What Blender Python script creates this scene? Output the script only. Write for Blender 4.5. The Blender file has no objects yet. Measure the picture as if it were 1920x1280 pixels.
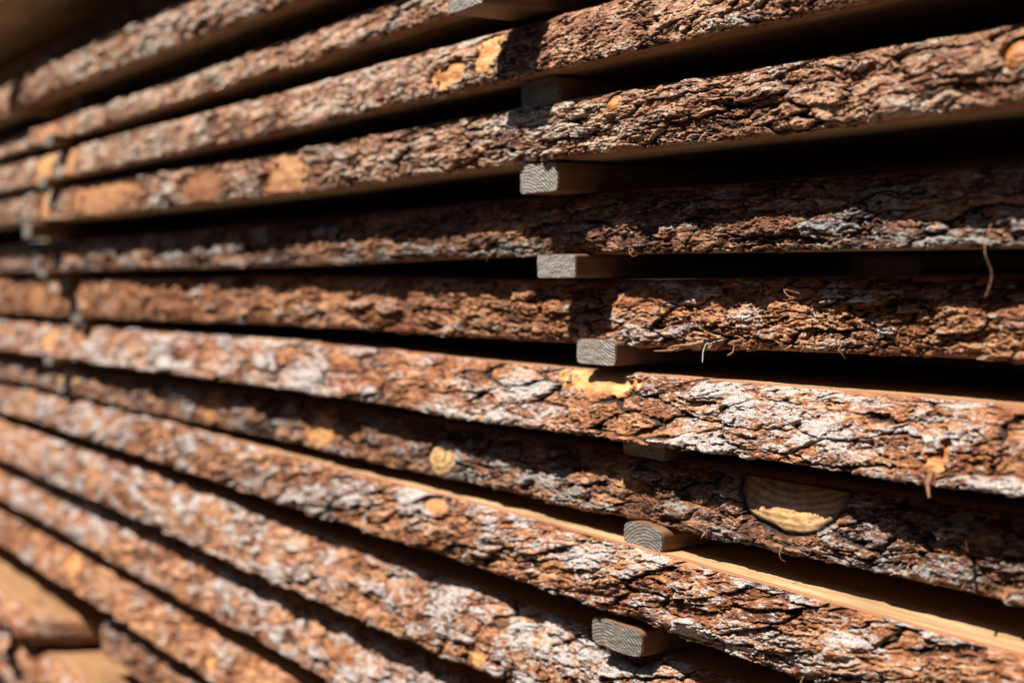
import bpy, math, random
import numpy as np
from mathutils import Vector, Matrix

# ------------------------------------------------------------------ camera, sky, sun, exposure
sc = bpy.context.scene
FPX, CAM_H, CAM_D = 2667.0, 1.2, 0.735          # focal length in photo pixels, camera height, distance to the stack
yaw = math.atan(1730 / FPX); pit = math.atan(126 / FPX)
Fv = Vector((-math.cos(yaw) * math.cos(pit), math.sin(yaw) * math.cos(pit), -math.sin(pit)))
cam = bpy.data.cameras.new('camera'); cam_o = bpy.data.objects.new('camera', cam); sc.collection.objects.link(cam_o)
cam_o.location = (0, -CAM_D, CAM_H); cam_o.rotation_euler = Fv.to_track_quat('-Z', 'Y').to_euler()
cam.sensor_width = 36; cam.lens = 36 * FPX / 1920; cam.clip_start = .01; cam.clip_end = 400
cam.dof.use_dof = True; cam.dof.focus_distance = 1.14; cam.dof.aperture_fstop = 3.9; cam.dof.aperture_blades = 9
sc.camera = cam_o
SUN = Vector((-.24, -1, 1.85)).normalized()       # towards the sun
elev = math.asin(SUN.z)
w = bpy.data.worlds.new('World'); sc.world = w; w.use_nodes = True
wn = w.node_tree.nodes; wl = w.node_tree.links
sky = wn.new('ShaderNodeTexSky'); sky.sky_type = 'NISHITA'; sky.sun_disc = False
sky.sun_elevation = elev; sky.sun_rotation = math.atan2(SUN.x, SUN.y)
wl.new(sky.outputs[0], wn['Background'].inputs[0]); wn['Background'].inputs[1].default_value = .05
sun = bpy.data.lights.new('sun', 'SUN'); sun.energy = 5; sun.angle = math.radians(.5); sun.color = (1, .93, .84)
sun_o = bpy.data.objects.new('sun', sun); sc.collection.objects.link(sun_o)
sun_o.rotation_euler = SUN.to_track_quat('Z', 'Y').to_euler()
sc.view_settings.view_transform = 'Standard'; sc.view_settings.look = 'None'
sc.view_settings.gamma = 1; sc.view_settings.use_curve_mapping = False
sc.view_settings.exposure = 1.12

# ------------------------------------------------------------------ object helpers
COL = sc.collection
def tag(o, label=None, cat=None, group=None, kind=None):
    for k, v in (('label', label), ('category', cat), ('group', group), ('kind', kind)):
        if v: o[k] = v
    return o
def empty(name, loc, label, cat, group=None):
    o = bpy.data.objects.new(name, None); o.empty_display_size = .05; COL.objects.link(o); o.location = loc
    return tag(o, label, cat, group)
def link(name, me, mat, parent=None, loc=None):
    o = bpy.data.objects.new(name, me); COL.objects.link(o)
    for m in (mat if isinstance(mat, (list, tuple)) else [mat]): me.materials.append(m)
    if parent: o.parent = parent
    if loc: o.location = loc
    return o
def grid_mesh(name, P, smooth=True):
    """P: (nu, nv, 3) array of vertices joined as a sheet."""
    nu, nv = P.shape[:2]
    me = bpy.data.meshes.new(name)
    me.vertices.add(nu * nv); me.vertices.foreach_set('co', P.reshape(-1).astype(np.float32))
    i = np.arange(nu - 1)[:, None] * nv + np.arange(nv - 1)[None, :]
    q = np.stack([i, i + nv, i + nv + 1, i + 1], -1).reshape(-1, 4)
    n = len(q)
    me.loops.add(n * 4); me.loops.foreach_set('vertex_index', q.reshape(-1).astype(np.int32))
    me.polygons.add(n); me.polygons.foreach_set('loop_start', (np.arange(n) * 4).astype(np.int32))
    me.polygons.foreach_set('use_smooth', np.full(n, smooth))
    me.update(calc_edges=True)
    return me
def poly_mesh(name, verts, faces, smooth=False):
    me = bpy.data.meshes.new(name); me.from_pydata([tuple(v) for v in verts], [], faces); me.update()
    if smooth: me.polygons.foreach_set('use_smooth', [True] * len(me.polygons))
    return me

# ------------------------------------------------------------------ numpy noise
def hsh(ix, iy, s):
    h = (ix.astype(np.int64) * 374761393 + iy.astype(np.int64) * 668265263 + s * 974634777) & 0xffffffff
    h = ((h ^ (h >> 13)) * 1274126177) & 0xffffffff
    h = ((h ^ (h >> 16)) * 2246822519) & 0xffffffff
    return ((h ^ (h >> 15)) & 0xffffff) / float(0xffffff)
def vnoise(x, y, s):
    xi = np.floor(x); yi = np.floor(y); fx = x - xi; fy = y - yi
    fx = fx * fx * (3 - 2 * fx); fy = fy * fy * (3 - 2 * fy)
    a = hsh(xi, yi, s); b = hsh(xi + 1, yi, s); c = hsh(xi, yi + 1, s); d = hsh(xi + 1, yi + 1, s)
    return (a + (b - a) * fx) * (1 - fy) + (c + (d - c) * fx) * fy
def fbm(x, y, s, o=4, g=.5):
    t = 0; a = 1; n = 0
    for k in range(o):
        t = t + a * (vnoise(x, y, s + 17 * k) - .5) * 2; n += a; a *= g
        x = x * 2.03 + 3.7; y = y * 2.03 - 1.9
    return t / n
def worley(x, y, s):
    xi = np.floor(x); yi = np.floor(y)
    f1 = np.full(x.shape, 9.); f2 = np.full(x.shape, 9.); idv = np.zeros(x.shape)
    gx = np.zeros(x.shape); gy = np.zeros(x.shape)
    for i in (-1, 0, 1):
        for j in (-1, 0, 1):
            cx = xi + i; cy = yi + j
            dx = cx + .1 + .8 * hsh(cx, cy, s) - x; dy = cy + .1 + .8 * hsh(cx, cy, s + 1) - y
            d = np.sqrt(dx * dx + dy * dy); m = d < f1
            f2 = np.where(m, f1, np.minimum(f2, d)); idv = np.where(m, hsh(cx, cy, s + 2), idv)
            gx = np.where(m, dx, gx); gy = np.where(m, dy, gy)
            f1 = np.where(m, d, f1)
    return f1, f2, idv, gx, gy
def sstep(a, b, x):
    t = np.clip((x - a) / (b - a), 0, 1); return t * t * (3 - 2 * t)

# ------------------------------------------------------------------ materials
class NT:
    def __init__(s, name):
        s.m = bpy.data.materials.new(name); s.m.use_nodes = True; s.t = s.m.node_tree
        s.b = s.t.nodes['Principled BSDF']
    def n(s, typ, ins=None, **kw):
        nd = s.t.nodes.new('ShaderNode' + typ)
        for k, v in kw.items(): setattr(nd, k, v)
        for k, v in (ins or {}).items(): s.put(nd.inputs[k], v)
        return nd
    def put(s, sock, v):
        if isinstance(v, bpy.types.NodeSocket): s.t.links.new(v, sock)
        elif isinstance(v, bpy.types.Node): s.t.links.new(v.outputs[0], sock)
        else: sock.default_value = v
    def ramp(s, f, stops, interp='LINEAR'):
        r = s.n('ValToRGB', {0: f}); cr = r.color_ramp; cr.interpolation = interp
        while len(cr.elements) < len(stops): cr.elements.new(.5)
        for e, (p, c) in zip(cr.elements, stops):
            e.position = p; e.color = (*c, 1) if len(c) == 3 else c
        return r.outputs[0]
    def mix(s, f, a, b):
        m = s.n('Mix', data_type='RGBA'); s.put(m.inputs[0], f); s.put(m.inputs[6], a); s.put(m.inputs[7], b); return m.outputs[2]
    def math(s, op, a, b=0, c=None):
        m = s.n('Math', operation=op); s.put(m.inputs[0], a); s.put(m.inputs[1], b)
        if c is not None: s.put(m.inputs[2], c)
        return m.outputs[0]
    def coords(s, scale=(1, 1, 1)):
        tc = s.n('TexCoord'); oi = s.n('ObjectInfo')
        k = s.n('VectorMath', {0: oi.outputs['Random']}, operation='SCALE'); k.inputs[3].default_value = 37.
        a = s.n('VectorMath', {0: tc.outputs['Object'], 1: k}, operation='ADD')
        mp = s.n('Mapping', {0: a}); mp.inputs['Scale'].default_value = scale
        return mp.outputs[0]
    def noise(s, v, scale, detail=4, rough=.6, dist=0.):
        n = s.n('TexNoise', {'Vector': v, 'Scale': scale, 'Detail': detail, 'Roughness': rough, 'Distortion': dist}); return n.outputs[0]
c4 = lambda *c: (*c, 1)

def make_bark(name, rust, mid, tan, grey):
    M = NT(name)
    at = M.n('Attribute', attribute_name='mask'); sp = M.n('SeparateColor', {0: at.outputs['Color']})
    gr, fi, ba = sp.outputs[0], sp.outputs[1], sp.outputs[2]; tone = at.outputs['Alpha']
    v = M.coords((1, 2.2, 2.2))
    n1 = M.noise(v, 26, 5, .62); n2 = M.noise(v, 240, 5, .7); n3 = M.noise(v, 620, 4, .75)
    n4 = M.noise(M.coords((1, 3.6, 3.6)), 110, 6, .75)
    t = M.math('ADD', M.math('MULTIPLY', tone, .55), M.math('MULTIPLY', M.math('SUBTRACT', n1, .5), .9))
    t = M.math('ADD', t, M.math('MULTIPLY', M.math('SUBTRACT', n4, .5), 1.5)); t = M.math('ADD', t, .24)
    base = M.ramp(t, [(0., tuple(c * .25 for c in rust)), (.25, rust), (.5, mid), (.78, tan), (1., tuple(min(.8, c * 1.35) for c in tan))])
    g2 = M.math('ADD', gr, M.math('MULTIPLY', M.math('SUBTRACT', n4, .5), 2.6))
    g2 = M.n('MapRange', {0: g2, 1: .55, 2: .76}).outputs[0]
    greyc = M.ramp(n3, [(.36, tuple(c * .38 for c in grey)), (.5, grey), (.66, tuple(min(.85, c * 1.5) for c in grey))])
    col = M.mix(M.math('MULTIPLY', g2, .9), base, greyc)
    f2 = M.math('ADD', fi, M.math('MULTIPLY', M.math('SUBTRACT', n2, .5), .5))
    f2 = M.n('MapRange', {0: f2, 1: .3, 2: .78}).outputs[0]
    col = M.mix(M.math('MULTIPLY', f2, .93), col, c4(.022, .014, .011))  # dark crack colour, with crevice shade painted in
    vw = M.coords((1, 9, 9)); nw = M.noise(vw, 22, 5, .6, .4)
    nb = M.noise(v, 40, 4, .6)
    wood = M.ramp(nw, [(.25, (.28, .11, .035)), (.48, (.50, .27, .10)), (.78, (.70, .46, .20))])
    wood = M.mix(M.n('MapRange', {0: nb, 1: .46, 2: .62}).outputs[0], wood, c4(.30, .095, .025))
    b2 = M.math('ADD', ba, M.math('MULTIPLY', M.math('SUBTRACT', n2, .5), .6))
    b2 = M.n('MapRange', {0: b2, 1: .5, 2: .72}).outputs[0]
    b1 = M.n('MapRange', {0: M.math('ADD', ba, M.math('MULTIPLY', M.math('SUBTRACT', n1, .5), .9)), 1: .12, 2: .34}).outputs[0]
    col = M.mix(M.math('MULTIPLY', b1, .85), col, M.ramp(n2, [(.35, (.16, .04, .014)), (.6, (.42, .16, .05))]))
    col = M.mix(b2, col, wood)
    M.put(M.b.inputs['Base Color'], col)
    M.put(M.b.inputs['Roughness'], M.n('MapRange', {0: n2, 1: .3, 2: .7, 3: .5, 4: .85}).outputs[0])
    M.b.inputs['Specular IOR Level'].default_value = .35
    h = M.math('ADD', M.math('MULTIPLY', n2, 1.), M.math('MULTIPLY', n3, .45))
    vo = M.n('TexVoronoi', {'Vector': v, 'Scale': 260.}, feature='DISTANCE_TO_EDGE')
    h = M.math('ADD', h, M.math('MULTIPLY', M.n('MapRange', {0: vo.outputs[0], 1: 0., 2: .08}).outputs[0], .25))
    st = M.math('SUBTRACT', 1., M.math('MULTIPLY', b2, .7))
    bp = M.n('Bump', {'Height': h, 'Distance': .0024, 'Strength': st}); M.put(M.b.inputs['Normal'], bp)
    return M.m
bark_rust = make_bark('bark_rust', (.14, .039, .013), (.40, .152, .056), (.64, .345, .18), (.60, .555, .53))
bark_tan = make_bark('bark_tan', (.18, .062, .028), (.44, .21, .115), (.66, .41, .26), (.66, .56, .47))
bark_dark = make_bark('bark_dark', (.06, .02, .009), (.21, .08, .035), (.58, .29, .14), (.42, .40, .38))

def make_wood(name, a, b, c, scale=(1, 14, 14), cambium=False, rough=.7):
    M = NT(name); v = M.coords(scale)
    n = M.noise(v, 9, 6, .65, .3); n2 = M.noise(v, 60, 3, .6); n3 = M.noise(M.coords((1, 1.6, 1.6)), 5, 3, .5)
    t = M.math('ADD', M.math('MULTIPLY', n, .7), M.math('MULTIPLY', n2, .3))
    col = M.ramp(t, [(.3, a), (.5, b), (.68, c)])
    col = M.mix(M.n('MapRange', {0: n3, 1: .5, 2: .75, 4: .35}).outputs[0], col, c4(*[x * .45 for x in a]))
    if cambium:
        cb = M.n('Attribute', attribute_name='cambium'); nn = M.noise(M.coords((1, 1, 1)), 90, 4, .6)
        f = M.n('MapRange', {0: M.math('ADD', cb.outputs['Fac'], M.math('MULTIPLY', M.math('SUBTRACT', nn, .5), .6)), 1: .35, 2: .65, 4: .85}).outputs[0]
        col = M.mix(f, col, c4(.22, .085, .035))
        dirt = M.noise(M.coords((1, 1, 1)), 330, 3, .7); col = M.mix(M.n('MapRange', {0: dirt, 1: .6, 2: .72, 4: .55}).outputs[0], col, c4(.10, .05, .025))
    M.put(M.b.inputs['Base Color'], col); M.b.inputs['Roughness'].default_value = rough
    M.b.inputs['Specular IOR Level'].default_value = .3
    M.put(M.b.inputs['Normal'], M.n('Bump', {'Height': t, 'Distance': .0012, 'Strength': .6}))
    return M.m
wood_pine = make_wood('sawn_pine', (.20, .105, .048), (.35, .22, .11), (.50, .365, .20), cambium=True)
wood_weathered = make_wood('weathered_pine', (.11, .05, .022), (.24, .125, .055), (.42, .26, .13), cambium=True)
wood_spacer = make_wood('spacer_side_wood', (.08, .035, .018), (.15, .07, .035), (.22, .12, .06), (22, 1, 22))
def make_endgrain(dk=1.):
    M = NT('weathered_end_grain'); v = M.coords((1, 1, 1))
    at = M.n('Attribute', attribute_name='ringpos')
    wv = M.n('TexWave', {'Vector': at.outputs['Vector'], 'Scale': 105., 'Distortion': 1.6, 'Detail': 4., 'Detail Scale': .7, 'Detail Roughness': .7}, wave_type='RINGS', rings_direction='Y')
    n = M.noise(M.coords((1, 1, 2.5)), 230, 5, .75); n2 = M.noise(v, 60, 5, .65)
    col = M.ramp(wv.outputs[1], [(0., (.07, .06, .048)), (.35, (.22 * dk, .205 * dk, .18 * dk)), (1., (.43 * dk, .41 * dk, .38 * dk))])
    col = M.mix(M.n('MapRange', {0: n, 1: .5, 2: .7, 4: .7}).outputs[0], col, c4(.16, .13, .11))
    col = M.mix(M.n('MapRange', {0: n2, 1: .52, 2: .72, 4: .6}).outputs[0], col, c4(.36, .24, .14))
    saw = M.n('Mapping', {0: M.coords((1, 1, 1))}); saw.inputs['Rotation'].default_value = (0, .7, 0); saw.inputs['Scale'].default_value = (1, 1, 7)
    ns = M.noise(saw.outputs[0], 95, 4, .7); col = M.mix(M.n('MapRange', {0: ns, 1: .5, 2: .68, 4: .75}).outputs[0], col, c4(.085, .07, .058))
    M.put(M.b.inputs['Base Color'], col); M.b.inputs['Roughness'].default_value = .85
    h = M.math('ADD', M.math('MULTIPLY', wv.outputs[1], .28), M.math('ADD', M.math('MULTIPLY', n, .6), M.math('MULTIPLY', ns, -1.6)))
    M.put(M.b.inputs['Normal'], M.n('Bump', {'Height': h, 'Distance': .0014, 'Strength': 1.}))
    return M.m
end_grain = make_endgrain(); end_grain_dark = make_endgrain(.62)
def make_knot(name, a, b, rim):
    M = NT(name); at = M.n('Attribute', attribute_name='ringpos')
    v = M.coords((1, 1, 1)); n = M.noise(v, 120, 4, .65)
    wv = M.n('TexWave', {'Vector': at.outputs['Vector'], 'Scale': 60., 'Distortion': 5., 'Detail': 4., 'Detail Scale': .8}, wave_type='RINGS', rings_direction='Y')
    col = M.ramp(M.math('ADD', M.math('MULTIPLY', wv.outputs[1], .25), M.math('MULTIPLY', n, .8)), [(.3, a), (.75, b)])
    rr = M.n('Attribute', attribute_name='rimf')
    nr = M.noise(v, 70, 4, .65); col = M.mix(M.n('MapRange', {0: nr, 1: .5, 2: .7, 4: .6}).outputs[0], col, c4(*[q * .5 for q in a]))
    nc = M.noise(M.coords((1, 1, 6)), 60, 4, .7); col = M.mix(M.n('MapRange', {0: nc, 1: .62, 2: .68, 4: .8}).outputs[0], col, c4(.06, .03, .015))
    rf2 = M.n('MapRange', {0: M.math('ADD', rr.outputs['Fac'], M.math('MULTIPLY', M.math('SUBTRACT', nr, .5), .8)), 1: .2, 2: .9}).outputs[0]
    col = M.mix(rf2, col, c4(*rim))
    M.put(M.b.inputs['Base Color'], col); M.b.inputs['Roughness'].default_value = .55
    M.put(M.b.inputs['Normal'], M.n('Bump', {'Height': M.math('ADD', M.math('MULTIPLY', wv.outputs[1], .3), n), 'Distance': .0012, 'Strength': .6}))
    return M.m
knot_pale = make_knot('knot_pale', (.20, .095, .035), (.58, .37, .165), (.05, .025, .016))
knot_brown = make_knot('knot_brown', (.24, .10, .035), (.50, .25, .09), (.05, .025, .015))
knot_amber = make_knot('knot_amber', (.14, .035, .008), (.50, .19, .03), (.12, .05, .02))
knot_red = make_knot('knot_red', (.03, .012, .008), (.16, .05, .02), (.24, .09, .04))
def plain(name, a, b, scale, rough=.8, bump=.002):
    M = NT(name); n = M.noise(M.coords(), scale, 6, .65)
    M.put(M.b.inputs['Base Color'], M.ramp(n, [(.3, a), (.7, b)])); M.b.inputs['Roughness'].default_value = rough
    M.put(M.b.inputs['Normal'], M.n('Bump', {'Height': n, 'Distance': bump, 'Strength': .7})); return M.m
fibre_m = plain('bark_fibre', (.20, .09, .04), (.42, .23, .12), 300)
lichen_m = plain('pale_strand', (.35, .31, .26), (.6, .56, .48), 300)
chip_m = plain('pale_chip', (.62, .5, .36), (.8, .7, .56), 200)

# ------------------------------------------------------------------ the ground
g = grid_mesh('ground', np.stack(np.broadcast_arrays(np.linspace(-150, 150, 60)[:, None], np.linspace(-150, 150, 60)[None, :],
              np.zeros((60, 60))), -1).astype(float))
tag(link('ground', g, plain('packed_earth', (.11, .08, .055), (.19, .145, .10), 3., .95, .02)), kind='structure')

# added unseen board stack behind the camera, made up to block low sky light
opp = empty('sky_blocker_stack', (-2, -3.2, 0), 'added unseen stack of dark boards behind the camera, blocking low sky light', 'sky light blocker')
vs, fs = [], []
for i in range(38):
    z0 = i * .082; y1 = .6 + .03 * math.sin(i * 2.7)
    k = len(vs); vs += [(x, y, z) for z in (z0, z0 + .055) for y in (-.7, y1) for x in (-7, 7)]
    fs += [tuple(k + q for q in f) for f in ((0, 2, 3, 1), (4, 5, 7, 6), (0, 1, 5, 4), (2, 6, 7, 3), (0, 4, 6, 2), (1, 3, 7, 5))]
link('boards', poly_mesh('boards', vs, fs), plain('sky_blocker_boards', (.06, .04, .028), (.14, .09, .06), 6.), opp)
for xx in range(-6, 7, 2):
    vs = [(xx + x, y, z) for z in (0, 3.1) for y in (-.65, .5) for x in (-.03, .03)]
    link('spacer', poly_mesh('spacer', vs, [(0, 2, 3, 1), (4, 5, 7, 6), (0, 1, 5, 4), (2, 6, 7, 3), (0, 4, 6, 2), (1, 3, 7, 5)]), wood_spacer, opp)

# ------------------------------------------------------------------ the boards
XR, XL = -.18, -4.6
def xs_for(xa, xb):
    """columns along a board: dense where it passes close, sparse far off and beyond both ends of the view."""
    mid = []; a0, a1 = -.46, -3.5
    t = np.linspace(1 / abs(a0), 1 / abs(a1), 1500); mid = -1 / t
    xs = np.concatenate([np.linspace(XR, a0, 60)[:-1], mid, np.linspace(a1, XL, 120)[1:]])
    m = (xs <= xb) & (xs >= xa); xs = xs[m]
    return np.concatenate([[xb], xs[(xs < xb - 1e-4) & (xs > xa + 1e-4)], [xa]])
NV = 96
def board(name_label, zt, zb, yt, yb, mat, seed, xa=XL, xb=XR, style=None, patches=(), knots=(), depth=.34, bulge=.004, taper=0, wmat=None):
    """zt, zb, yt, yb: (value at x=-0.6, value at x=-2.6) for the top and bottom front edge."""
    S = dict(Lu=34, Ls=13, plate=4.2, terr=1.35, fis=4.2, und=3.0, grey=.0, micro=.55, tilt=.18, zw=2.5, rz=.0, bow=4.5)
    S.update(style or {}); wmat = wmat or wood_pine
    lin = lambda p, x: p[0] + (p[1] - p[0]) * (-.6 - x) / 2.0
    xs = xs_for(xa, xb); base = (0, lin(yb, -1.6), lin(zb, -1.6))
    root = empty('waney_board', base, name_label, 'board', 'bark-edged boards stacked one above another')
    U = (xs * 1000)[:, None] + np.zeros((1, NV)); nlip = 7
    v = np.concatenate([np.full(nlip, 0.), np.linspace(0, 1, NV - 2 * nlip), np.full(nlip, 1.)])
    lip = np.concatenate([np.linspace(9, 1, nlip), np.zeros(NV - 2 * nlip), np.linspace(1, 9, nlip)])   # mm inwards
    X = xs[:, None] + 0 * v[None, :]
    ZT = lin(zt, xs)[:, None]; ZB = lin(zb, xs)[:, None]; YT = lin(yt, xs)[:, None]; YB = lin(yb, xs)[:, None]
    tp = taper * sstep(xb - .16, xb + .02, xs)[:, None] ** 2; YT = YT + tp; YB = YB + tp; ZT = ZT - tp * .12
    bowf = lambda x: S['bow'] / 1000 * 2 * (vnoise(x * 1.7, x * 0 + .3, seed + 97) - .5)
    ZT = ZT + bowf(xs)[:, None]; ZB = ZB + bowf(xs)[:, None] * .8
    L = float((ZT - ZB).mean()) * 1000
    Sx = v[None, :] * L + np.concatenate([-np.linspace(9, 1, nlip), np.zeros(NV - 2 * nlip), np.linspace(1, 9, nlip)])[None, :] + 0 * U
    # --- relief in millimetres
    tl = S['tilt'] * (vnoise(U / 260, 0 * U + .5, seed + 90) - .5) * 2
    s1 = Sx + 5.5 * fbm(U / 34, Sx / 14, seed + 5, 3) ; u1 = U + Sx * S['tilt'] * 3 + 11 * fbm(U / 26, Sx / 11, seed + 6, 4)
    s1 = s1 + 1.2 * fbm(U / 5, Sx / 3, seed + 7, 3); u1 = u1 + 3 * fbm(U / 6, Sx / 3, seed + 8, 3)
    f1, f2, rid, gx, gy = worley(u1 / (S['Lu'] * 1.45), s1 / S['Ls'], seed + 10)
    e = f2 - f1
    wid = .05 + .16 * sstep(-.25, .5, fbm(U / 45, Sx / 18, seed + 11, 3))
    fiss = 1 - sstep(0, 1, e / wid)
    tiltp = gx * (rid - .5) * 3.5 + gy * (hsh(rid * 1e4, rid * 0, seed) - .35) * 4.0      # each plate leans its own way, lower rim lifted
    T = fbm(u1 / 34, s1 / 9.5, seed + 20, 5, .52) * 4.0 + rid * 3
    Tf = T - np.floor(T); terr = np.floor(T) + sstep(.0, .16, Tf)
    lay = np.floor(T)
    m1, m2, mid_, mx, my = worley(u1 / 6.4 + fbm(U / 3, Sx / 2, seed + 33, 2), s1 / 1.9 + .6 * fbm(U / 3, Sx / 2, seed + 34, 2), seed + 30)
    crack = 1 - sstep(0, .16, m2 - m1)
    rough_zone = sstep(-.22 + S['rz'], .3 + S['rz'], fbm(U / 48, Sx / 24, seed + 40, 3))
    und = fbm(U / 120, Sx / 45, seed + 50, 3)
    h = S['und'] * und + S['plate'] * .62 * (rid - .5) + .6 * tiltp + S['terr'] * .78 * (terr - 1.5)
    h = h - S['fis'] * fiss * (.6 + .8 * rough_zone) + (S['micro'] * (mid_ - .5) * 1.6 - .7 * S['micro'] * crack) * (.1 + 1.15 * rough_zone)
    h = h + .35 * fbm(U / 2.2, Sx / 1.1, seed + 60, 3)
    T2 = fbm(u1 / 9.5, s1 / 2.7, seed + 62, 4, .6) * 4.5; h = h + (.25 + .4 * rough_zone) * (np.floor(T2) + sstep(0, .2, T2 - np.floor(T2)))
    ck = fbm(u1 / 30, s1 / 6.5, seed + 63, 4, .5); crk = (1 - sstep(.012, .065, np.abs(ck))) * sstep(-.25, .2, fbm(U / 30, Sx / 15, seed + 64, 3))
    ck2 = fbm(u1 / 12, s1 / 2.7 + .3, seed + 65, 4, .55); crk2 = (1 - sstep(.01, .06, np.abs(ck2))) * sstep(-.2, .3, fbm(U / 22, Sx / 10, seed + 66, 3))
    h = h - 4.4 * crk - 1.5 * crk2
    # flakes that curl away: thin ledges following the bark's long direction
    ridge = 1 - np.abs(fbm(u1 / 16, s1 / 3.2, seed + 61, 4)); h = h + 1.5 * sstep(.82, 1., ridge) * rough_zone
    grey = .5 + .16 * fbm(U / 170, Sx / 60, seed + 76, 2) + .55 * fbm(U / 55, Sx / 17, seed + 70, 5, .6) + .13 * (h / 3) + S['grey'] + .35 * (hsh(np.floor(T2) + 9, np.floor(rid * 99), seed + 75) - .5) + .36 * (hsh(lay, np.floor(rid * 99), seed + 71) - .5) - .15
    fm = np.clip(.75 * crk + .5 * crk2 + np.maximum(fiss * (.5 + .6 * rough_zone), .75 * crack * rough_zone * .8) + .6 * sstep(2.2, 5.5, -h), 0, 1)  # dark bark fissures plus occlusion-like shade put into the colour of cracks and hollows
    tone = np.clip(.5 + .35 * (hsh(np.floor(T2), np.floor(rid * 99), seed + 74) - .5) + .5 * (hsh(lay + 50, np.floor(rid * 99), seed + 72) - .5) + .5 * (mid_ - .5) * rough_zone + .42 * fbm(U / 80, Sx / 34, seed + 73, 4), 0, 1)
    bare = np.zeros(U.shape)
    for (px, pz, rx, rz, st) in patches:            # where the bark is torn off: x, fraction down the face, half sizes in mm
        d = np.sqrt(((U - px * 1000) / rx) ** 2 + ((Sx - pz * L) / rz) ** 2) + .28 * fbm(U / 14, Sx / 8, seed + 80, 4) * 1.7
        bare = np.maximum(bare, st * (1 - sstep(.72, 1.22, d + .55 * fbm(U / 4.5, Sx / 3, seed + 79, 3))))
    hb = -3.2 + .8 * fbm(U / 30, Sx / 10, seed + 81, 3) + .5 * fbm(U / 9, Sx / 1.6, seed + 82, 4) + 1.0 * fbm(U / 12, Sx / 6, seed + 83, 3)
    bs = sstep(.2, .6, bare)
    h = h * (1 - bs) + hb * bs; fm = fm * (1 - bs)
    for (kx, kz, rx, rz, km, dome) in knots:
        d = np.sqrt(((U - kx * 1000) / rx) ** 2 + ((Sx - kz * L) / rz) ** 2)
        col = np.exp(-((d - 1.22) / .2) ** 2); ins = 1 - sstep(.9, 1.15, d)
        h = h * (1 - ins) - 5 * ins + 3.6 * col; fm = np.maximum(fm * (1 - ins), .8 * np.exp(-((d - 1.02) / .07) ** 2))
    h = np.clip(h, -8, 9)
    # --- profile
    rc = np.minimum(v, 1 - v) * L; rnd = 2.6 * np.clip(1 - rc / 5., 0, 1) ** 2
    Y = YT * (1 - v) + YB * v - bulge * np.sin(math.pi * v)[None, :] + (rnd + lip)[None, :] / 1000
    face = np.clip(1 - lip / 6., 0, 1)[None, :]
    Y = Y - face * h / 1000
    zt_w = (-.9 - S['zw'] * sstep(-.1, .7, fbm(xs * 1000 / 22, xs * 0, seed + 85, 4)))[:, None]
    zb_w = (.5 + 1.6 * fbm(xs * 1000 / 60, xs * 0 + 6, seed + 84, 2) + S['zw'] * fbm(xs * 1000 / 11, xs * 0 + 3, seed + 86, 5, .7) - .9 * (fbm(xs * 1000 / 5, xs * 0, seed + 87, 4) > .35))[:, None]
    wt = np.clip(1 - v / .12, 0, 1)[None, :]; wb = np.clip(1 - (1 - v) / .12, 0, 1)[None, :]
    Z = ZT * (1 - v) + ZB * v + (wt * zt_w + wb * np.clip(zb_w, -2.2, 4)) / 1000
    Z = Z + face * .35 * fbm(U / 4, Sx / 2, seed + 88, 3) / 1000 * (1 - wt) * (1 - wb) * 2
    Z[:, :nlip] = ZT - .0012 + .0004 * fbm(U, Sx, seed + 89, 1)[:, :nlip]
    P = np.stack([X, Y - base[1], Z - base[2]], -1)
    me = grid_mesh('bark', P)
    a = me.attributes.new('mask', 'FLOAT_COLOR', 'POINT')
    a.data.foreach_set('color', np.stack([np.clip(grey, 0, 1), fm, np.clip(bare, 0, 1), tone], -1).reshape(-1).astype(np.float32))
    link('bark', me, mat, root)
    # --- sawn core: rounded section swept along the board, its front arris uneven like the wane
    xc = np.linspace(xb - .002, xa + .002, max(8, int((xb - xa) / .006)))
    j1 = .0042 + .0022 * fbm(xc * 22, xc * 0, seed + 95, 4); j2 = .0048 + .0012 * fbm(xc * 22, xc * 0 + 9, seed + 96, 4)
    zt_, zb_, yt_, yb_ = lin(zt, xc), lin(zb, xc), lin(yt, xc), lin(yb, xc); tq = taper * sstep(xb - .16, xb + .02, xc) ** 2; yt_ = yt_ + tq; yb_ = yb_ + tq; zt_ = zt_ - tq * .12 + bowf(xc); zb_ = zb_ + .8 * bowf(xc); D = lin(yb, -1.6) + depth
    o = np.ones_like(xc)
    ring = [(yt_ + j1 + .0006, zt_ - .0012), (yt_ + j1 + .0022, zt_), (yt_ + j1 + .0052, zt_), (np.minimum(yt_ + .03, D - .01), zt_), (o * D - .002, zt_), (o * D, zt_ - .002),
            (o * D, zb_ + .002), (o * D - .002, zb_), (np.minimum(yb_ + .03, D - .01), zb_), (yb_ + j2 + .002, zb_), (yb_ + j2 + .0006, zb_ + .001), (yt_ + j1 + .0006, zt_ - .0012)]
    Pc = np.stack([np.stack([xc, y - base[1], z - base[2]], -1) for y, z in ring], 1)
    mc = grid_mesh('wood_core', Pc, smooth=False)
    cbm = np.zeros(Pc.shape[:2]); cbm[:, [0, 1, 9, 10, 11]] = 1
    mc.attributes.new('cambium', 'FLOAT', 'POINT').data.foreach_set('value', cbm.reshape(-1).astype(np.float32))
    link('wood_core', mc, wmat, root)
    # end caps
    for k, nm in ((0, 0), (-1, 1)):
        pts = Pc[k][:11]; me2 = poly_mesh('end', pts, [tuple(range(11)) if nm else tuple(range(10, -1, -1))])
        eo = link('sawn_end', me2, wood_pine, root)
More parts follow.
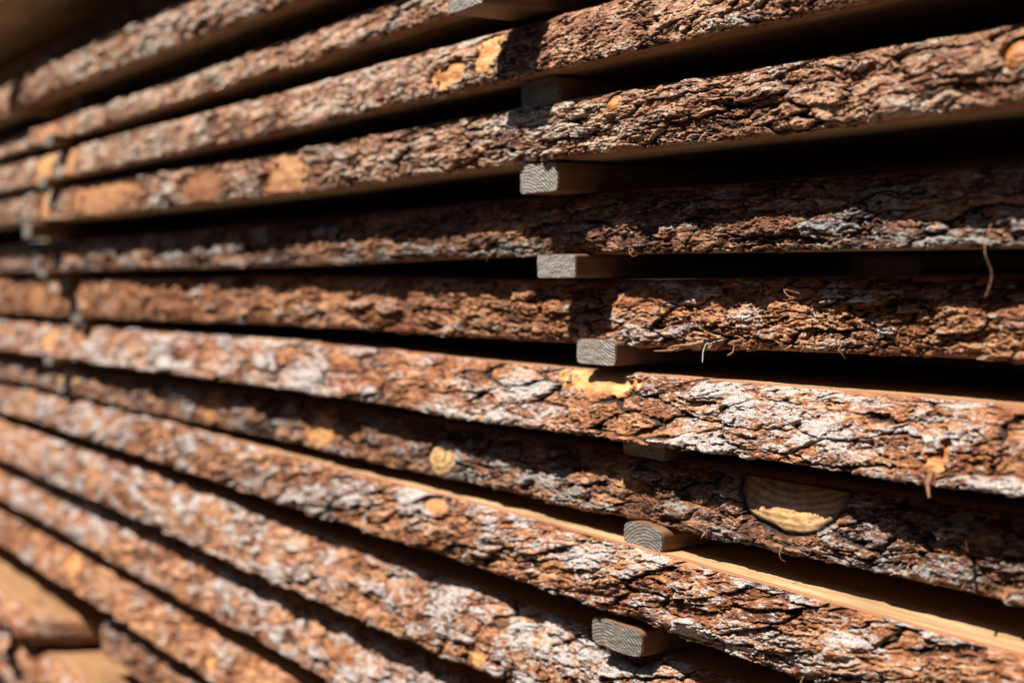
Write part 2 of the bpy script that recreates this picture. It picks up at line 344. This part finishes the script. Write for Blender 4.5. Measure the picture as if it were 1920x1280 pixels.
    # --- knots
    for (kx, kz, rx, rz, km, dome) in knots:
        zc = kz * L; NR, NA = 40, 120
        r = np.linspace(0, 1, NR); aa = np.linspace(0, 2 * math.pi, NA)
        ww = 1 + .13 * fbm(np.cos(aa) * 2 + kx * 9, np.sin(aa) * 2, seed, 3)
        XX = rx * r[:, None] * (np.cos(aa) * ww)[None, :]; SS = rz * r[:, None] * (np.sin(aa) * ww)[None, :]
        SS = np.clip(SS + zc, 1.2, L - 1.2)
        vv = SS / L
        yy = (lin(yt, kx) * (1 - vv) + lin(yb, kx) * vv - bulge * np.sin(math.pi * vv)) * 1000
        drop = np.where(r > .9, (r - .9) / .1 * 5, 0)[:, None]
        yy = yy - 1.2 - dome * (1 - r[:, None] ** 2) + drop + (.9 if dome < 3 else 1.0) * fbm(XX / (9 if dome < 3 else 3), SS / 3, seed + 3, 4)
        if km is knot_red: yy = yy + 5 * (1 - r[:, None] ** 2)
        zz = lin(zt, kx) * 1000 - vv * (lin(zt, kx) - lin(zb, kx)) * 1000
        Pk = np.stack([kx + XX / 1000, yy / 1000 - base[1], zz / 1000 - base[2]], -1)
        mk = grid_mesh('knot', Pk[:, ::-1])
        rp = mk.attributes.new('ringpos', 'FLOAT_VECTOR', 'POINT')
        sc_ = .022 / max(rx, rz) if dome > 3 else .001
        rp.data.foreach_set('vector', np.stack([(XX + rx * .1) * .6 * sc_, 0 * XX, (SS - zc + (34 if rx > 50 else rz * .15)) * sc_], -1)[:, ::-1].reshape(-1).astype(np.float32))
        rf = mk.attributes.new('rimf', 'FLOAT', 'POINT')
        rf.data.foreach_set('value', np.clip((r[:, None] - .72) / .25 + 0 * XX, 0, 1).reshape(-1).astype(np.float32))
        link('knot', mk, km, root)
    root['_m'] = 1; del root['_m']
    return root

fine = dict(Lu=15, Ls=9, plate=1.8, terr=.8, fis=2.0, micro=.8, und=2.)
big = dict(Lu=46, Ls=15, plate=5.5, terr=1.4, fis=5.5, grey=.12)
B = {}
B['0'] = board('bark-edged board at the very top left corner of the picture, out of focus', (1.78, 1.78), (1.723, 1.723), (-.055, -.055), (-.06, -.06), bark_tan, 100, style=fine)
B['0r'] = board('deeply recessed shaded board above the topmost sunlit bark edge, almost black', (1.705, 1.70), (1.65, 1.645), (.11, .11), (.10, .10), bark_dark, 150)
B['1'] = board('topmost sunlit board, blurred grey-brown bark running off the top edge left of centre', (1.603, 1.603), (1.536, 1.537), (.012, .012), (0, 0), bark_tan, 200, xa=-2.93, style=dict(Lu=20, Ls=10, und=5, grey=.12))
B['1L'] = board('short blurred board end at the far left, butted against the topmost sunlit board', (1.60, 1.588), (1.528, 1.522), (-.01, -.01), (-.02, -.02), bark_tan, 250, xb=-2.95, style=dict(und=5))
B['2'] = board('narrow pinkish-brown board second from the top, its bark passing behind the protruding spacer', (1.514, 1.499), (1.466, 1.451), (.03, .03), (0, 0), bark_tan, 300, style=dict(Lu=20, Ls=10, grey=.08),
  patches=[(-2.8, .5, 60, 30, .62), (-2.62, .6, 30, 20, .58)])
B['3'] = board('board with a bright yellow torn patch and square spacer shadow on flaky bark', (1.439, 1.434), (1.386, 1.377), (.012, .012), (-.005, -.005), bark_tan, 400, style=dict(fine, grey=.12),
  patches=[(-1.182, .42, 22, 24, 1), (-1.25, .65, 34, 15, .95), (-2.78, .5, 75, 40, .8), (-2.60, .5, 36, 40, .66)],
  knots=[(-1.90, .5, 26, 17, knot_red, -1)])
B['4'] = board('board with deep jagged bark and a small amber resin knot on its upper edge', (1.354, 1.362), (1.303, 1.300), (.012, .012), (0, 0), bark_tan, 520, style=dict(Lu=40, Ls=12, grey=.1, fis=6, micro=.9, plate=5.4, tilt=.3, rz=-.12),
  patches=[(-1.66, .5, 75, 40, .62), (-2.79, .5, 30, 40, .75), (-2.42, .4, 210, 45, .6), (-1.95, .5, 90, 30, .5)],
  knots=[(-.98, .2, 11, 9, knot_amber, 5), (-.568, .4, 9, 11, knot_amber, 4)])
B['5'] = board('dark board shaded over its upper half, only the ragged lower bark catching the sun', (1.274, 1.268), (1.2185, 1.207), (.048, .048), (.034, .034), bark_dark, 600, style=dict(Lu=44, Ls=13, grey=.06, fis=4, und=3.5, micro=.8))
B['6'] = board('orange-brown board with a square spacer shadow and frayed fibres hanging from its lower edge', (1.196, 1.196), (1.1395, 1.122), (.068, .052), (.058, .046), bark_rust, 700, style=dict(Lu=30, Ls=11, grey=-.12, micro=.9, fis=3.6, rz=-.05),
  patches=[(-3.0, .5, 90, 30, .58)])
B['7'] = board('thick-barked silvery board with a yellow bare patch below the middle spacer end', (1.116, 1.107), (1.060, 1.040), (.055, .060), (.025, .025), bark_rust, 811, style=dict(big, Lu=58, Ls=17, plate=5.5, grey=.13, rz=.08),
  patches=[(-1.065, .14, 62, 15, 1), (-.652, .74, 10, 8, 1), (-.645, .55, 5, 8, .8), (-2.9, .5, 60, 20, .8)])
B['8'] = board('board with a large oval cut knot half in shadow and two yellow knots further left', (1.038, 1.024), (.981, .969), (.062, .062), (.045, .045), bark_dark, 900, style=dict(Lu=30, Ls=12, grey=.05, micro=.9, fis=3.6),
  patches=[(-1.66, .55, 46, 30, .72), (-2.05, .4, 45, 34, .64)],
  knots=[(-.812, -.02, 62, 42, knot_pale, 1.0), (-1.345, .62, 30, 21, knot_pale, 3.5), (-2.80, .5, 80, 24, knot_pale, 3)])
B['9'] = board('broad grey-and-rust board with a sunlit strip of pale sawn wood along its top', (.957, .960), (.899, .895), (.022, .054), (.014, .03), bark_rust, 1000, style=dict(big, Lu=30, grey=.17, micro=.95, tilt=.8, rz=.03),
  knots=[(-1.325, .14, 27, 9, knot_brown, 1)], bulge=.007)
B['10'] = board('silvery flaking board whose right part passes below the lowest grey spacer end', (.868, .868), (.792, .790), (.045, .045), (.02, .02), bark_rust, 1100, style=dict(Lu=30, Ls=14, grey=.16), bulge=.007,
  patches=[(-1.235, .82, 14, 15, 1)])
B['11'] = board('out-of-focus grey and orange board crossing the lower left corner area to the bottom edge', (.768, .768), (.695, .695), (.055, .055), (.025, .025), bark_rust, 1200, style=dict(Lu=30, Ls=14, grey=.14), bulge=.007)
B['12'] = board('blurred orange-brown board, lowest long bark strip above the two pale plank ends', (.663, .663), (.604, .600), (.046, .046), (.02, .02), bark_rust, 1300, style=dict(Lu=28, grey=-.08),
  patches=[(-2.75, .3, 60, 16, .9), (-2.0, .6, 30, 14, .9)])
B['13'] = board('blurred dark board in the lower left, just right of the rounded plank end', (.572, .572), (.512, .512), (.045, .045), (.03, .03), bark_dark, 1400, xa=-2.56)
B['P1'] = board('short plank with wide pale sunlit top, ending rounded at lower left', (.540, .536), (.488, .484), (-.025, -.03), (-.035, -.04), bark_rust, 1500, xb=-2.70, style=dict(grey=-.05), bulge=.012, taper=.22, wmat=wood_weathered)
B['P2'] = board('pale-topped plank starting near the lower left corner, below the rounded plank end', (.468, .468), (.41, .41), (-.02, -.01), (-.03, -.03), bark_rust, 1600, xa=-2.90, bulge=.012, wmat=wood_weathered)
B['P4'] = board('lowest blurred board in the bottom left corner, mostly out of the picture', (.385, .385), (.33, .33), (.0, .0), (-.01, -.01), bark_rust, 1800, bulge=.01)
B['P3'] = board('barely visible blurred board end in the lower left corner', (.47, .465), (.41, .405), (-.02, -.02), (-.03, -.03), bark_rust, 1700, xb=-2.98, bulge=.01, wmat=wood_weathered)

# inner sawn boards lying behind the front row in each layer
layers = [(1.723, 1.78), (1.65, 1.703), (1.537, 1.60), (1.46, 1.506), (1.381, 1.436), (1.302, 1.357), (1.207, 1.271), (1.131, 1.195), (1.052, 1.111), (.976, 1.031), (.898, .958), (.792, .867), (.696, .767), (.603, .662), (.513, .571)]
first = None
for (za, zb_) in layers:
    for k, (ya, yb_) in enumerate(((.46, .88), (.90, 1.32))):
        if first is None:
            r = .002; sec = [(-.21 + r, 0), (.21 - r, 0), (.21, r), (.21, 1 - r), (.21 - r, 1), (-.21 + r, 1), (-.21, 1 - r), (-.21, r)]
            xx = np.linspace(-2.2, 2.2, 40); vs = [(x, y, z) for x in xx for y, z in sec]; fs = []
            for i in range(39):
                for j in range(8): fs.append((i * 8 + j, i * 8 + (j + 1) % 8, (i + 1) * 8 + (j + 1) % 8, (i + 1) * 8 + j))
            fs += [tuple(range(7, -1, -1)), tuple(39 * 8 + j for j in range(8))]
            o = first = link('sawn_board', poly_mesh('sawn_board', vs, fs), wood_pine)
        else:
            o = first.copy(); COL.objects.link(o)
        o.location = (-2.4, (ya + yb_) / 2 + .02, za); o.scale = (1, 1, zb_ - za)
        tag(o, 'plain sawn board lying in the dark inside the stack behind the bark-edged front row', 'board', 'sawn boards deep inside the stack')

# ------------------------------------------------------------------ the spacer sticks between the layers
def spacer(label, x, y0, z0, z1, wd=.062, rot=0, seed=1, worn=.006, length=1.28):
    rng = random.Random(seed); h = z1 - z0; N = 96; pts = []
    for k in range(N):                                        # worn rounded rectangle
        a = 2 * math.pi * (k + .5) / N; c, s = math.cos(a), math.sin(a); p = 16 - min(12.6, worn * 1100)
        r = (abs(c) ** p + abs(s) ** p) ** (-1 / p)
        pts.append((r * c * wd / 2, r * s * h / 2))
    rows = []; ys = [0, .0012, .004, .02, .06, .12, .25, .5, .9, length]
    for i, y in enumerate(ys):
        sh = .965 if i == 0 else (.99 if i == 1 else 1.)
        rows.append([(px * sh, y + .0012 * math.sin(px * 90 + seed) * (i < 3), pz * sh) for px, pz in pts])
    vs = [p for r in rows for p in r]; fs = []
    for i in range(len(ys) - 1):
        for k in range(N): fs.append((i * N + k, i * N + (k + 1) % N, (i + 1) * N + (k + 1) % N, (i + 1) * N + k))
    fs.append(tuple((len(ys) - 1) * N + k for k in range(N)))
    root = empty('spacer_stick', (x, y0, (z0 + z1) / 2), label, 'spacer', 'wooden spacer sticks between the boards')
    root.rotation_euler = (0, 0, rot)
    link('stick', poly_mesh('stick', vs, [tuple(reversed(f)) for f in fs]), wood_spacer, root)
    # sawn end face with its own relief
    NR = 24; r = np.linspace(0, .966, NR)[:, None]; pp = np.array(pts + pts[:1])
    XX = r * pp[None, :, 0]; ZZ = r * pp[None, :, 1]
    YY = -.0004 + .0012 * np.sin(XX * 90 + seed) + .0009 * fbm(XX * 160, ZZ * 260, seed, 4)
    me = grid_mesh('end_face', np.stack([XX, YY, ZZ], -1))
    rp = me.attributes.new('ringpos', 'FLOAT_VECTOR', 'POINT'); ox, oz = rng.uniform(-.09, .09), rng.choice((-1, 1)) * rng.uniform(.03, .06)
    rp.data.foreach_set('vector', np.stack([XX + ox, 0 * XX, ZZ + oz], -1).reshape(-1).astype(np.float32))
    link('end_face', me, end_grain_dark if seed in (4, 9, 10) or seed >= 20 else end_grain, root)
    return root
spacer('spacer stick jutting far out at the top of the picture, its brown underside showing', -1.126, -.055, 1.442, 1.467, .068, -.03, 3, .002)
spacer('dark shaded spacer end in the second gap under the torn yellow bark patch', -1.106, .012, 1.3555, 1.382, .064, 0, 4, .006)
spacer('square brown-grey spacer end half lit from below, under the board with the amber knot', -1.094, .003, 1.275, 1.3022, .062, 0, 5, .002)
spacer('whitish square spacer end with clear cracks, directly under the half-shaded dark board', -1.089, .02, 1.1965, 1.2185, .062, 0, 6, .003)
spacer('rounded light grey spacer end just above the yellow bare patch', -1.056, .043, 1.1165, 1.140, .060, 0, 7, .008)
spacer('barely visible spacer in deep shadow above the board with the oval knot', -.995, .052, 1.036, 1.060, .062, 0, 8)
spacer('rounded dark grey spacer end resting on the sunlit pale wood strip', -.978, .037, .958, .981, .058, 0, 9, .011)
spacer('lowest grey spacer end, large and worn, below the broad grey-and-rust board', -.992, .018, .868, .893, .070, .05, 10, .009)
spacer('spacer above the frame edge between the two topmost sunlit boards', -1.1, .05, 1.508, 1.537, .062, 0, 11)
lf = [(-2.98, .06, 1.604, 1.648, 'blurred spacer in deep shade above the topmost sunlit board'),
      (-2.72, .05, 1.500, 1.537, 'blurred shaded spacer between the two uppermost sunlit boards at the left'),
      (-2.665, -.02, 1.435, 1.455, 'blurred spacer tip at the left above the pair of yellow torn patches'),
      (-2.715, -.02, 1.362, 1.379, 'blurred spacer tip at the left between the two pairs of yellow patches'),
      (-2.83, -.02, 1.270, 1.300, 'small blurred pale spacer tip at the left, above the left end of the half-shaded board'),
      (-2.76, -.01, 1.1955, 1.2095, 'blurred whitish spacer tip at the left below the half-shaded board'),
      (-2.68, .03, 1.1085, 1.124, 'blurred grey spacer tip at the left below the orange-brown board'),
      (-2.80, .01, 1.025, 1.041, 'blurred ochre spacer tip at the left, just above the round yellow knot')]
for i, (x, y, a, b, l) in enumerate(lf): spacer(l, x, y, a, b, .06, 0, 20 + i)
for i, (a, b) in enumerate(((1.50, 1.537), (1.436, 1.45), (1.364, 1.377), (1.268, 1.299), (1.196, 1.2085), (1.107, 1.125), (1.024, 1.04), (.958, .968), (.868, .894))):
    spacer('far spacer hidden in the gap beyond the left ends of the boards', -4.35, .05, a, b, .06, 0, 40 + i)['group'] = 'far spacers beyond the left edge'

# ------------------------------------------------------------------ splinters and fibres hanging from the bark
def strand(board_o, name, pts, r0, r1, mat, n=24, seed=1):
    P = [Vector(p) for p in pts]; cv = []
    for i in range(n + 1):
        t = i / n * (len(P) - 1); k = min(int(t), len(P) - 2); f = t - k
        a = P[max(k - 1, 0)]; b = P[k]; c = P[k + 1]; d = P[min(k + 2, len(P) - 1)]
        cv.append(.5 * ((2 * b) + (c - a) * f + (2 * a - 5 * b + 4 * c - d) * f * f + (3 * b - a - 3 * c + d) * f ** 3))
    rows = []
    for i, p in enumerate(cv):
        tn = (cv[min(i + 1, n)] - cv[max(i - 1, 0)]).normalized(); s = tn.cross(Vector((.3, .8, .5))).normalized(); u = tn.cross(s)
        r = r0 + (r1 - r0) * i / n; r *= 1 + .3 * math.sin(i * 2.3 + seed)
        rows.append([p + (s * math.cos(q) * 1.5 + u * math.sin(q)) * r for q in [k * math.pi / 3 for k in range(7)]])
    A = np.array([[list(p) for p in r] for r in rows]) - np.array(list(board_o.location))
    return link(name, grid_mesh(name, A), mat, board_o)
b6 = B['6']
strand(b6, 'splinter', [(-.915, .052, 1.143), (-.93, .046, 1.139), (-.944, .040, 1.135), (-.958, .032, 1.134)], .0018, .0004, fibre_m)
strand(b6, 'splinter', [(-.925, .047, 1.14), (-.938, .040, 1.139), (-.946, .036, 1.136)], .0012, .0003, fibre_m, seed=2)
strand(b6, 'splinter', [(-.905, .045, 1.142), (-.903, .04, 1.135), (-.899, .036, 1.127)], .0007, .0004, lichen_m, seed=3)
strand(b6, 'splinter', [(-.87, .045, 1.142), (-.869, .042, 1.137), (-.873, .040, 1.134)], .0006, .0003, fibre_m, seed=4)
strand(b6, 'splinter', [(-.80, .048, 1.185), (-.797, .03, 1.188), (-.79, .026, 1.184), (-.78, .024, 1.182)], .0006, .0003, fibre_m, seed=5)
strand(B['5'], 'hanging_strand', [(-.600, .02, 1.232), (-.598, .012, 1.215), (-.594, .014, 1.20), (-.597, .012, 1.185)], .0003, .00015, fibre_m, seed=6)
strand(B['7'], 'splinter', [(-.640, .014, 1.067), (-.634, .004, 1.060), (-.626, -.004, 1.054)], .0018, .0006, fibre_m, seed=8)
me = poly_mesh('wood_chip', [(0, 0, 0), (.006, -.001, .001), (.008, -.002, .007), (.003, -.003, .010), (-.002, -.001, .006), (.003, -.0045, .005)],
               [(0, 1, 5), (1, 2, 5), (2, 3, 5), (3, 4, 5), (4, 0, 5)])
o = link('wood_chip', me, chip_m, B['7']); o.location = Vector((-.648, .018, 1.083)) - B['7'].location

rng = random.Random(5)
for key, n in (('5', 4), ('6', 9), ('7', 3), ('8', 3), ('9', 2)):
    b = B[key]; zb0, yb0 = {'4': (1.303, 0), '5': (1.2185, .034), '6': (1.1395, .056), '7': (1.06, .02), '8': (.981, .045), '9': (.899, .014)}[key]
    for k in range(n):
        x = -rng.uniform(.56, 1.25); z = zb0 + rng.uniform(-.001, .006); l = rng.uniform(.004, .013); dx = rng.uniform(-1, 1) * l; y = yb0 - .005
        strand(b, 'fibre', [(x, y + .002, z + .002), (x + dx * .4, y - .003, z - l * .2), (x + dx * .9, y - .003, z - l * rng.uniform(.2, .8)), (x + dx * 1.2 + rng.uniform(-.003, .003), y - .001, z - l * rng.uniform(.5, 1.1))],
               rng.uniform(.0003, .0007), .0001, fibre_m, 14, k)
